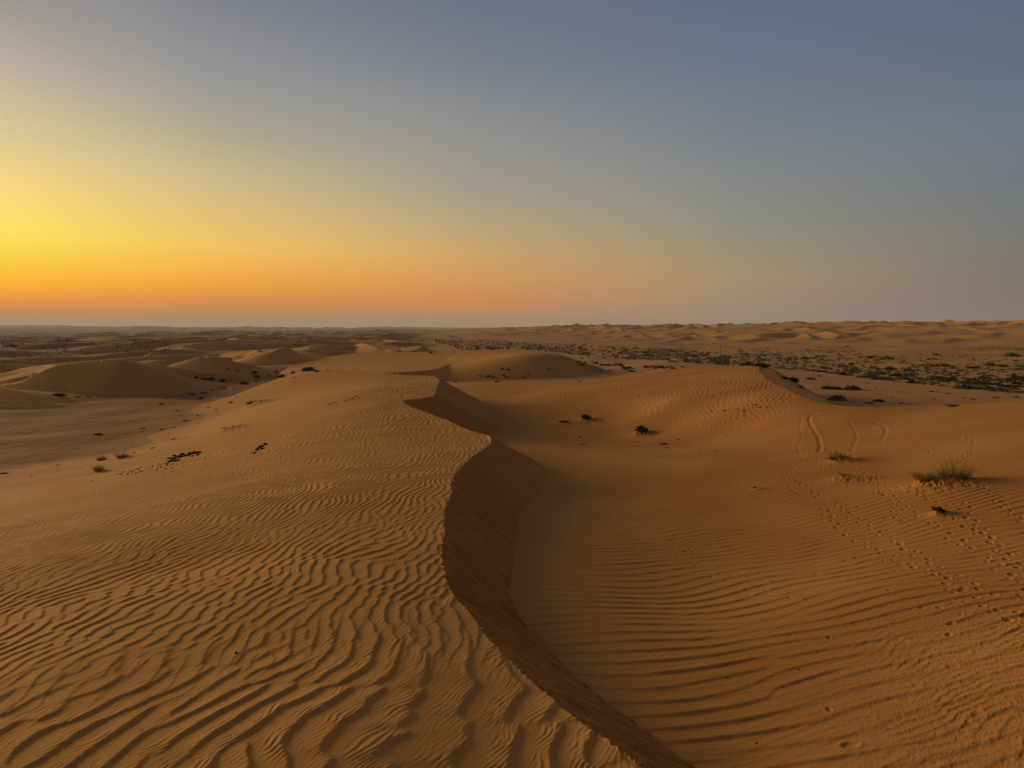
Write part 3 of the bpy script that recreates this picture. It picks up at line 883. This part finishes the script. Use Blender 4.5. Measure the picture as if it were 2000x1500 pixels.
# -- single plants one can point at: (u, v, width px, kind, height factor, label)
tuft(1640, 903, 46, 'low dark grass tuft crowning a small sand hummock on the right slope', .55, True)
small_shrub(1630, 905, 40, 'flat brown dry mat hugging the small sand hummock on the right slope', 'dry', .5)
tuft(1652, 936, 30, 'sparse dry grass tuft half buried in sand below the hummock', .35, False)
small_shrub(1831, 1010, 24, 'small dark dry stump on the sand below the grass clump', 'dark', .9)
small_shrub(1475, 956, 14, 'tiny dry twig clump alone on the pale right basin sand', 'dry', .7)
big_shrub(1142, 822, 24, 'dark round shrub at the foot of the far rippled dune', 'dark', .9)
small_shrub(1100, 827, 24, 'flat brown shrub left of the dark round shrub in the trough', 'dry', .5)
small_shrub(1132, 854, 7, 'tiny dark bush alone in the middle of the trough', 'dark', 1)
small_shrub(1137, 869, 22, 'very flat dry shrub in the trough below the tiny dark bush', 'dry', .4)
big_shrub(1252, 851, 28, 'black peaked shrub on a cone of sand in the trough', 'dark', 1.0)
small_shrub(1298, 868, 22, 'brown low shrub in the trough right of the black peaked shrub', 'dry', .5)
tuft(192, 921, 22, 'green spiky grass tuft lowest on the left dune edge', .9, True)
tuft(240, 894, 30, 'broad reddish dry grass tuft on the left dune edge', .8, False)
tuft(198, 898, 20, 'small green grass tuft left of the broad dry tuft', .8, True)
small_shrub(344, 858, 22, 'low brown shrub on the left dune edge above the dry tuft', 'dry', .6)
small_shrub(300, 874, 18, 'faint dry shrub between the left dune edge tufts', 'dry', .4)
small_shrub(193, 849, 14, 'small dark shrub alone on the grey left flat', 'dark', .6)
small_shrub(316, 838, 12, 'small brown shrub on the grey flat beside the left dune edge', 'dry', .6)
small_shrub(280, 836, 13, 'pale flat dry shrub on the grey left flat', 'dry', .4)
small_shrub(10, 924, 14, 'dark low shrub at the very left edge of the flat', 'dark', .4)
tuft(500, 786, 34, 'dark grass mat draped over the big hummock on the left dune', .35, False)
small_shrub(498, 788, 40, 'dark red brown dead shrub capping the big hummock on the left dune', 'dark', .35)
small_shrub(448, 836, 28, 'low brown shrub capping the smaller hummock on the left dune', 'dry', .35)
big_shrub(112, 774, 26, 'black flat shrub at the foot of the largest dark dune face', 'dark', .5)
small_shrub(150, 776, 12, 'small black shrub right of the flat one under the dark dune face', 'dark', .5)
small_shrub(170, 776, 10, 'third small shrub along the foot of the largest dark dune face', 'dark', .4)
big_shrub(604, 724, 28, 'largest black shrub behind the crest of the left dune', 'dark', .8)
big_shrub(1640, 782, 38, 'large dark green dome shrub just beyond the far rippled dune nose', 'olive', .9)
big_shrub(1717, 785, 20, 'dark dome shrub right of the large dome shrub', 'dark', .8)
big_shrub(1550, 745, 32, 'big dark bushy shrub right behind the far dune crest', 'dark', .9)
big_shrub(1531, 739, 18, 'smaller dark shrub touching the big bushy shrub behind the far dune', 'dark', .8)
big_shrub(1582, 741, 17, 'compact dark shrub standing alone behind the far dune nose', 'dark', .7)
big_shrub(1564, 756, 16, 'small dark green shrub low beside the far dune nose', 'dark', .8)
big_shrub(1612, 760, 26, 'left shrub of the dark thicket beyond the far dune nose', 'dark', .8)
big_shrub(1632, 760, 26, 'middle shrub of the dark thicket beyond the far dune nose', 'dark', .7)
big_shrub(1662, 761, 36, 'right and widest shrub of the dark thicket beyond the far dune nose', 'dark', .7)
small_shrub(1862, 793, 28, 'long flat dark shrub on the skyline of the right slope', 'olive', .3)
small_shrub(1975, 696, 28, 'big dark shrub alone near the right edge above the green belt', 'dark', .7)
small_shrub(1932, 714, 24, 'second big dark shrub near the right edge above the green belt', 'dark', .7)
small_shrub(1730, 701, 26, 'grey green wide shrub at the upper rim of the green belt', 'olive', .6)
small_shrub(1828, 693, 14, 'upper of two dark shrubs on the plain above the green belt', 'dark', .5)
small_shrub(1822, 702, 18, 'lower of two dark shrubs on the plain above the green belt', 'dark', .4)
small_shrub(22, 677, 18, 'black shrub at the far left on the distant plain', 'dark', .8)

def many(pts, label, group, kind, hs=(.5, .9)):
    um = sum(p[0] for p in pts) / len(pts); vm = sum(p[1] for p in pts) / len(pts)
    for (u, v, w) in pts: small_shrub(u, v, w, ' '.join(label.split()[:14]) + ', ' + ('far' if v < vm - 1.5 else 'near' if v > vm + 1.5 else 'mid') + ('-left' if u < um - 8 else '-centre' if u < um + 8 else '-right') + ' part', kind if isinstance(kind, str) else OR.choice(kind), OR.uniform(*hs), group)
many([(382, 740, 14), (398, 741, 12), (412, 741, 16), (434, 745, 13), (475, 750, 20), (500, 745, 12), (463, 724, 9), (445, 722, 8), (498, 728, 14), (502, 736, 16)],
     'black shrub scattered below the slip face of the middle left dune', 'black shrubs below the middle left dune', 'dark', (.5, .8))
many([(538, 727, 12), (552, 736, 20), (572, 729, 14), (620, 726, 12), (575, 737, 8), (525, 735, 8), (640, 724, 8)],
     'black shrub just behind the left dune beside the largest one', 'black shrubs beside the largest black shrub', 'dark', (.5, .8))
many([(377, 771, 14), (399, 768, 12), (413, 763, 12), (355, 774, 8), (325, 779, 9), (392, 779, 13), (316, 790, 11), (436, 758, 10), (452, 785, 14), (424, 799, 10), (408, 795, 8), (347, 803, 8), (283, 798, 4), (241, 805, 4), (462, 774, 8)],
     'little dark shrub dotted along the foot of the left dune', 'little dark shrubs along the left dune foot', ('dark', 'dry', 'dark'), (.4, .7))
many([(340, 834, 9), (362, 822, 14), (388, 826, 9), (375, 839, 7), (301, 844, 6), (258, 866, 6), (268, 872, 5), (115, 908, 10), (60, 930, 7), (160, 913, 7), (145, 915, 5), (180, 938, 9), (262, 884, 10), (330, 846, 6), (250, 848, 6), (352, 812, 8), (386, 811, 10)],
     'sparse dry brown shrub on the margin of the left flat', 'dry shrubs on the left flat margin', 'dry', (.3, .6))
many([(980, 721, 12), (993, 722, 12), (955, 735, 12), (963, 737, 9), (985, 733, 9), (990, 737, 9), (1024, 738, 10), (1032, 731, 8), (1072, 721, 8), (938, 734, 7), (890, 746, 8), (970, 746, 14), (1132, 746, 6)],
     'dark shrub in the hollow behind the trough dune', 'dark shrubs in the central hollow', 'dark', (.5, .8))
many([(1240, 863, 9), (1249, 863, 9), (1303, 875, 12), (1326, 859, 8), (1343, 876, 7), (1365, 879, 8), (1397, 880, 9), (1420, 852, 7), (1290, 859, 6), (1210, 870, 6)],
     'small brown scrub on the trough floor right of the peaked shrub', 'small scrub on the trough floor', 'dry', (.4, .7))
many([(1390, 804, 9), (1402, 806, 7), (1415, 804, 9), (1440, 801, 9), (1453, 804, 9), (1475, 792, 8), (1484, 796, 8), (1498, 797, 9), (1508, 798, 6), (1380, 808, 6), (1425, 802, 5)],
     'dead twig bunch along the far rippled dune foot', 'twig bunches at the far dune foot', 'dry', (.6, 1.1))
many([(1693, 787, 12), (1703, 789, 10), (1762, 788, 12), (1776, 789, 10), (1820, 765, 12), (1832, 766, 10), (1852, 769, 12), (1714, 769, 7), (1711, 759, 8), (1694, 748, 7), (1614, 748, 6), (1600, 735, 10), (1900, 780, 9), (1945, 777, 12), (1985, 776, 12), (1740, 776, 7), (1806, 776, 6), (1884, 778, 6), (1825, 780, 8), (1760, 765, 7), (1771, 766, 8)],
     'low dark scrub on the tan flat beyond the right slope', 'low scrub on the tan flat', ('dark', 'dry', 'dark'), (.4, .7))
pts = []
for k in range(34):
    t = OR.random(); u = 1122 + 125 * t + OR.gauss(0, 6); v = 704 + 20 * t + OR.gauss(-1, 3)
    pts.append((u, min(v, 726), OR.uniform(7, 13)))
many(pts, 'dark shrub packed along the foot behind the central dune', 'shrubs packed behind the central dune', 'dark', (.5, .9))
pts = [(OR.uniform(1255, 1338), OR.uniform(715, 721), OR.uniform(8, 13)) for _ in range(18)]
many(pts, 'dark shrub in the short row above the far rippled dune', 'short row of shrubs above the far dune', 'dark', (.5, .8))

# the green belt down the valley: the larger plants one by one, the far remainder as a mass
UP = [(850, 662), (950, 664), (1000, 667), (1100, 671), (1200, 677), (1300, 682), (1400, 688), (1600, 694), (1700, 700), (1850, 712), (2000, 722), (2100, 728)]
LO = [(850, 668), (905, 684), (960, 684), (1000, 681), (1100, 690), (1180, 700), (1300, 706), (1400, 712), (1480, 716), (1600, 728), (1700, 741), (1850, 757), (2000, 769), (2100, 776)]
def along(u, P): return float(np.interp(u, [p[0] for p in P], [p[1] for p in P]))
cand = []
BR = random.Random(9)
while len(cand) < 3300:
    u = BR.uniform(850, 2060)
    t = BR.random()
    v = along(u, UP) + (along(u, LO) - along(u, UP)) * t
    if 905 < u < 1560 and BR.random() < 0: continue
    if u > 1450 and BR.random() > (.55 if v < along(u, UP) + 12 else .75): continue
    cl_ = float(noise(np.array([u]), np.array([v * 5]), 900, n_soft)[0])
    if u > 1150 and cl_ < -.1 and BR.random() < .5: continue
    cand.append((u, v))
for k in range(170):      # thin scatter above the belt
    u = BR.uniform(1350, 2050); v = along(u, UP) - abs(BR.gauss(0, 9)) - 1
    cand.append((u, v))
items = []
for (u, v) in cand:
    h_ = hit(u, v)
    dd = math.hypot(h_[0], h_[1])
    sz = min(3.6, max(.6, BR.lognormvariate(.22, .40)))
    items.append((sz / dd * (.5 if dd > 600 else 1), u, v, sz, dd))
items.sort(reverse=True)
n_named = sum(1 for o in sc.objects if o.name.startswith('desert_shrub'))
n_ind = max(0, 300 - n_named)
for (_, u, v, sz, dd) in items[:n_ind]:
    kind = 'olive' if BR.random() < .55 else 'dark'
    w = sz * F / dd
    sec = ('at its far left end' if u < 1180 else 'above the far dune left flank' if u < 1330 else 'above the rippled far dune crest' if u < 1480 else 'right of the far dune nose' if u < 1640 else
           'beyond the dark thicket' if u < 1700 else 'above the small dome shrub' if u < 1790 else 'above the tan flat' if u < 1880 else 'near the right edge')
    t = (v - along(u, UP)) / (along(u, LO) - along(u, UP))
    row = 'upper fringe' if t < .2 else 'central part' if t < .7 else 'lower fringe'
    big_ = 'large' if w > 19 else 'small'
    lab = '%s %s shrub, %s of the valley belt, %s' % (big_, 'green' if kind == 'olive' else 'dark', row, sec)
    small_shrub(u, v, w, lab, kind, BR.uniform(.45, .8), 'green shrubs in the valley belt' if kind == 'olive' else 'dark shrubs in the valley belt')
def mass(name, lst, mat, label, nleaf=26, group=None):
    V, Fc = [], []
    for (_, u, v, sz, dd) in lst:
        a, b = shrub_geo(BR, nleaf, .13, h=.55, lumps=1)
        x_, y_, z_ = ground_at(u, v); n0 = len(V); an = BR.uniform(0, 6.28); hs = BR.uniform(.5, .85)
        for p in a:
            V.append((x_ + sz * (p[0] * math.cos(an) - p[1] * math.sin(an)), y_ + sz * (p[0] * math.sin(an) + p[1] * math.cos(an)), z_ + sz * hs * p[2]))
        Fc += [tuple(n0 + i for i in f) for f in a_faces(b)]
    o = link(name, mesh_from(name, V, Fc, mat)); o['kind'] = 'stuff'
    o['label'] = label; o['category'] = 'scrub'
def a_faces(b): return b
rest = items[n_ind:]
mass('valley_scrub', rest, M_OLIVE, 'mass of small green scrub filling the far valley belt')
lf = []
for k in range(260):      # specks of scrub on the distant left plain
    u = BR.uniform(-20, 330); v = 655 + abs(BR.gauss(14, 12))
    if v > 702: continue
    h_ = hit(u, v); lf.append((0, u, v, BR.uniform(.8, 2.2), math.hypot(h_[0], h_[1])))
for k in range(120):
    u = BR.uniform(330, 850); v = 652 + abs(BR.gauss(12, 12))
    if v > 700: continue
    h_ = hit(u, v); lf.append((0, u, v, BR.uniform(.8, 2.0), 1))
for k in range(90):       # and at the foot of the right ridge
    u = BR.uniform(1880, 2050); v = BR.uniform(680, 688)
    lf.append((0, u, v, BR.uniform(.6, 1.2), 1))
mass('plain_scrub', lf, M_DARK, 'scattered specks of dark scrub over the distant plain', 14)

# -- black lumps and crumbs on the left dune
def stone(u, v, wpx, label, group, black=True, hs=1.0):
    x_, y_, z_ = ground_at(u, v)
    w = wpx * math.hypot(x_, y_) / F
    o = link('black_stone' if black else 'grit_stone', OR.choice(STN if black else CRU), (x_, y_, z_ + w * .12 * hs), OR.uniform(0, 6.28), (w, w, w * hs))
    o.rotation_euler = (OR.uniform(-.3, .3), OR.uniform(-.3, .3), OR.uniform(0, 6.28))
    tag(o, label, 'stone', group)
for (u, v, w) in [(389, 884, 9), (381, 884, 10), (373, 886, 10), (368, 889, 8), (357, 887, 9), (352, 892, 11), (345, 893, 9), (338, 896, 10), (333, 901, 9), (343, 899, 8), (349, 898, 7), (362, 890, 7), (386, 888, 7), (377, 890, 6), (330, 895, 6), (340, 890, 7), (328, 905, 6)]:
    stone(u, v, w * 1.45, 'black stone in the long dense patch, ' + ('left end' if u < 342 else 'middle' if u < 365 else 'right end'), 'black stones in the dense patch', True, .6)
for k in range(70):
    t = OR.random(); u = 232 + 120 * t + OR.gauss(0, 8); v = 926 - 26 * t + OR.gauss(0, 4)
    stone(u, v, OR.uniform(2, 4.5), 'small black crumb trailing down left of the dense stone patch', 'black crumbs trailing left', True, .8)
for (u, v, w) in [(518, 868, 8), (511, 872, 9), (506, 875, 8), (502, 879, 7), (497, 884, 6), (513, 876, 6)]:
    stone(u, v, w * 1.35, 'black stone in the small cluster on the middle of the left dune', 'black stones in the small cluster', True, .8)
for (u, v, w) in [(695, 775, 6), (700, 777, 6), (688, 778, 6), (683, 780, 5), (678, 782, 5), (674, 784, 4), (691, 781, 4), (703, 779, 3)]:
    stone(u, v, w, 'dark stone in the streak near the top of the left dune', 'dark stones near the left dune top', True, .8)
for (u, v, w) in [(655, 785, 5), (650, 788, 5), (645, 789, 5), (641, 791, 4), (657, 788, 3)]:
    stone(u, v, w, 'dark stone in the fainter streak left of the top streak', 'dark stones in the fainter streak', True, .7)
for k in range(26):
    stone(OR.uniform(300, 560), OR.uniform(868, 935), OR.uniform(1.8, 3.4), 'tiny brown speck of grit on the left dune around the black stones', 'brown grit around the black stones', False, .7)
stone(461, 1277, 8, 'single dark pebble among the large ripples in the foreground', None, True, .9)
stone(216, 1226, 4, 'tiny dark pebble left of the foreground pebble', None, True, .9)
for (u, v) in [(1421, 1324), (1473, 1320), (1477, 1455), (1900, 1460), (1560, 1310), (1240, 1121)]:
    stone(u, v, OR.uniform(3, 5), 'dark crumb lying between the long ripples of the right basin', 'dark crumbs in the right basin', True, .8)

# -- white buildings far down the valley
def house(u, v, wpx, hpx, label, deep=6.0, tank=False):
    x_, y_, z_ = ground_at(u, v)
    k = math.hypot(x_, y_) / F
    w, h = wpx * k, hpx * k
    root = link('white_building', None, (x_, y_, z_)); tag(root, label, 'building', None)
    def box(name, cx, cy, cz, sx, sy, sz, mat, par):
        vs = [(cx + a * sx / 2, cy + b * sy / 2, cz + c_ * sz / 2) for a in (-1, 1) for b in (-1, 1) for c_ in (-1, 1)]
        fs = [(0, 1, 3, 2), (4, 6, 7, 5), (0, 4, 5, 1), (2, 3, 7, 6), (0, 2, 6, 4), (1, 5, 7, 3)]
        return link(name, mesh_from(name, vs, fs, mat), parent=par)
    wall = box('wall', 0, 0, h / 2 - .2, w, deep, h + .4, M_WHITE, root)
    box('roof', 0, 0, h + .12, w * 1.04, deep * 1.04, .24, M_ROOF, root)
    box('door', -w * .2, -deep / 2 - .03, h * .32, w * .10, .1, h * .64, M_DOOR, root)
    for s in (.1, .32): box('window', w * s, -deep / 2 - .03, h * .55, w * .09, .1, h * .25, M_DOOR, root)
house(882, 659, 5.5, 3.2, 'largest white building far down the valley in the haze')
house(892, 660.5, 3.5, 1.8, 'low white building right of the largest far building')
house(876, 657, 4, 1.8, 'white building just left of and behind the largest far building')
house(899, 661, 2.5, 1.4, 'smallest white building at the right end of the far settlement')
house(921, 667, 2.5, 1.8, 'lone white hut at the upper end of the green belt')

# -- air
HB = 9500.0
hv = [(a * HB, b * HB, c_) for a in (-1, 1) for b in (-1, 1) for c_ in (float(Z.min()) - 1, max(float(Z.max()) + 2, CAMZ + 8))]
hz = link('haze', mesh_from('haze', hv, [(0, 1, 3, 2), (4, 6, 7, 5), (0, 4, 5, 1), (2, 3, 7, 6), (0, 2, 6, 4), (1, 5, 7, 3)], M_WHITE))
hz.data.materials.clear()
hm = bpy.data.materials.new('haze_air'); hm.use_nodes = True
hm.node_tree.nodes.clear()
pv = hm.node_tree.nodes.new('ShaderNodeVolumePrincipled'); ho = hm.node_tree.nodes.new('ShaderNodeOutputMaterial')
pv.inputs['Color'].default_value = (.78, .86, .95, 1); pv.inputs['Density'].default_value = 0.85e-4; pv.inputs['Anisotropy'].default_value = .1
hm.node_tree.links.new(pv.outputs[0], ho.inputs['Volume'])
hz.data.materials.append(hm); hz['kind'] = 'stuff'
hz['label'] = 'thin evening haze over the whole desert'; hz['category'] = 'haze'
print('objects', len(sc.objects), time.time() - T0)
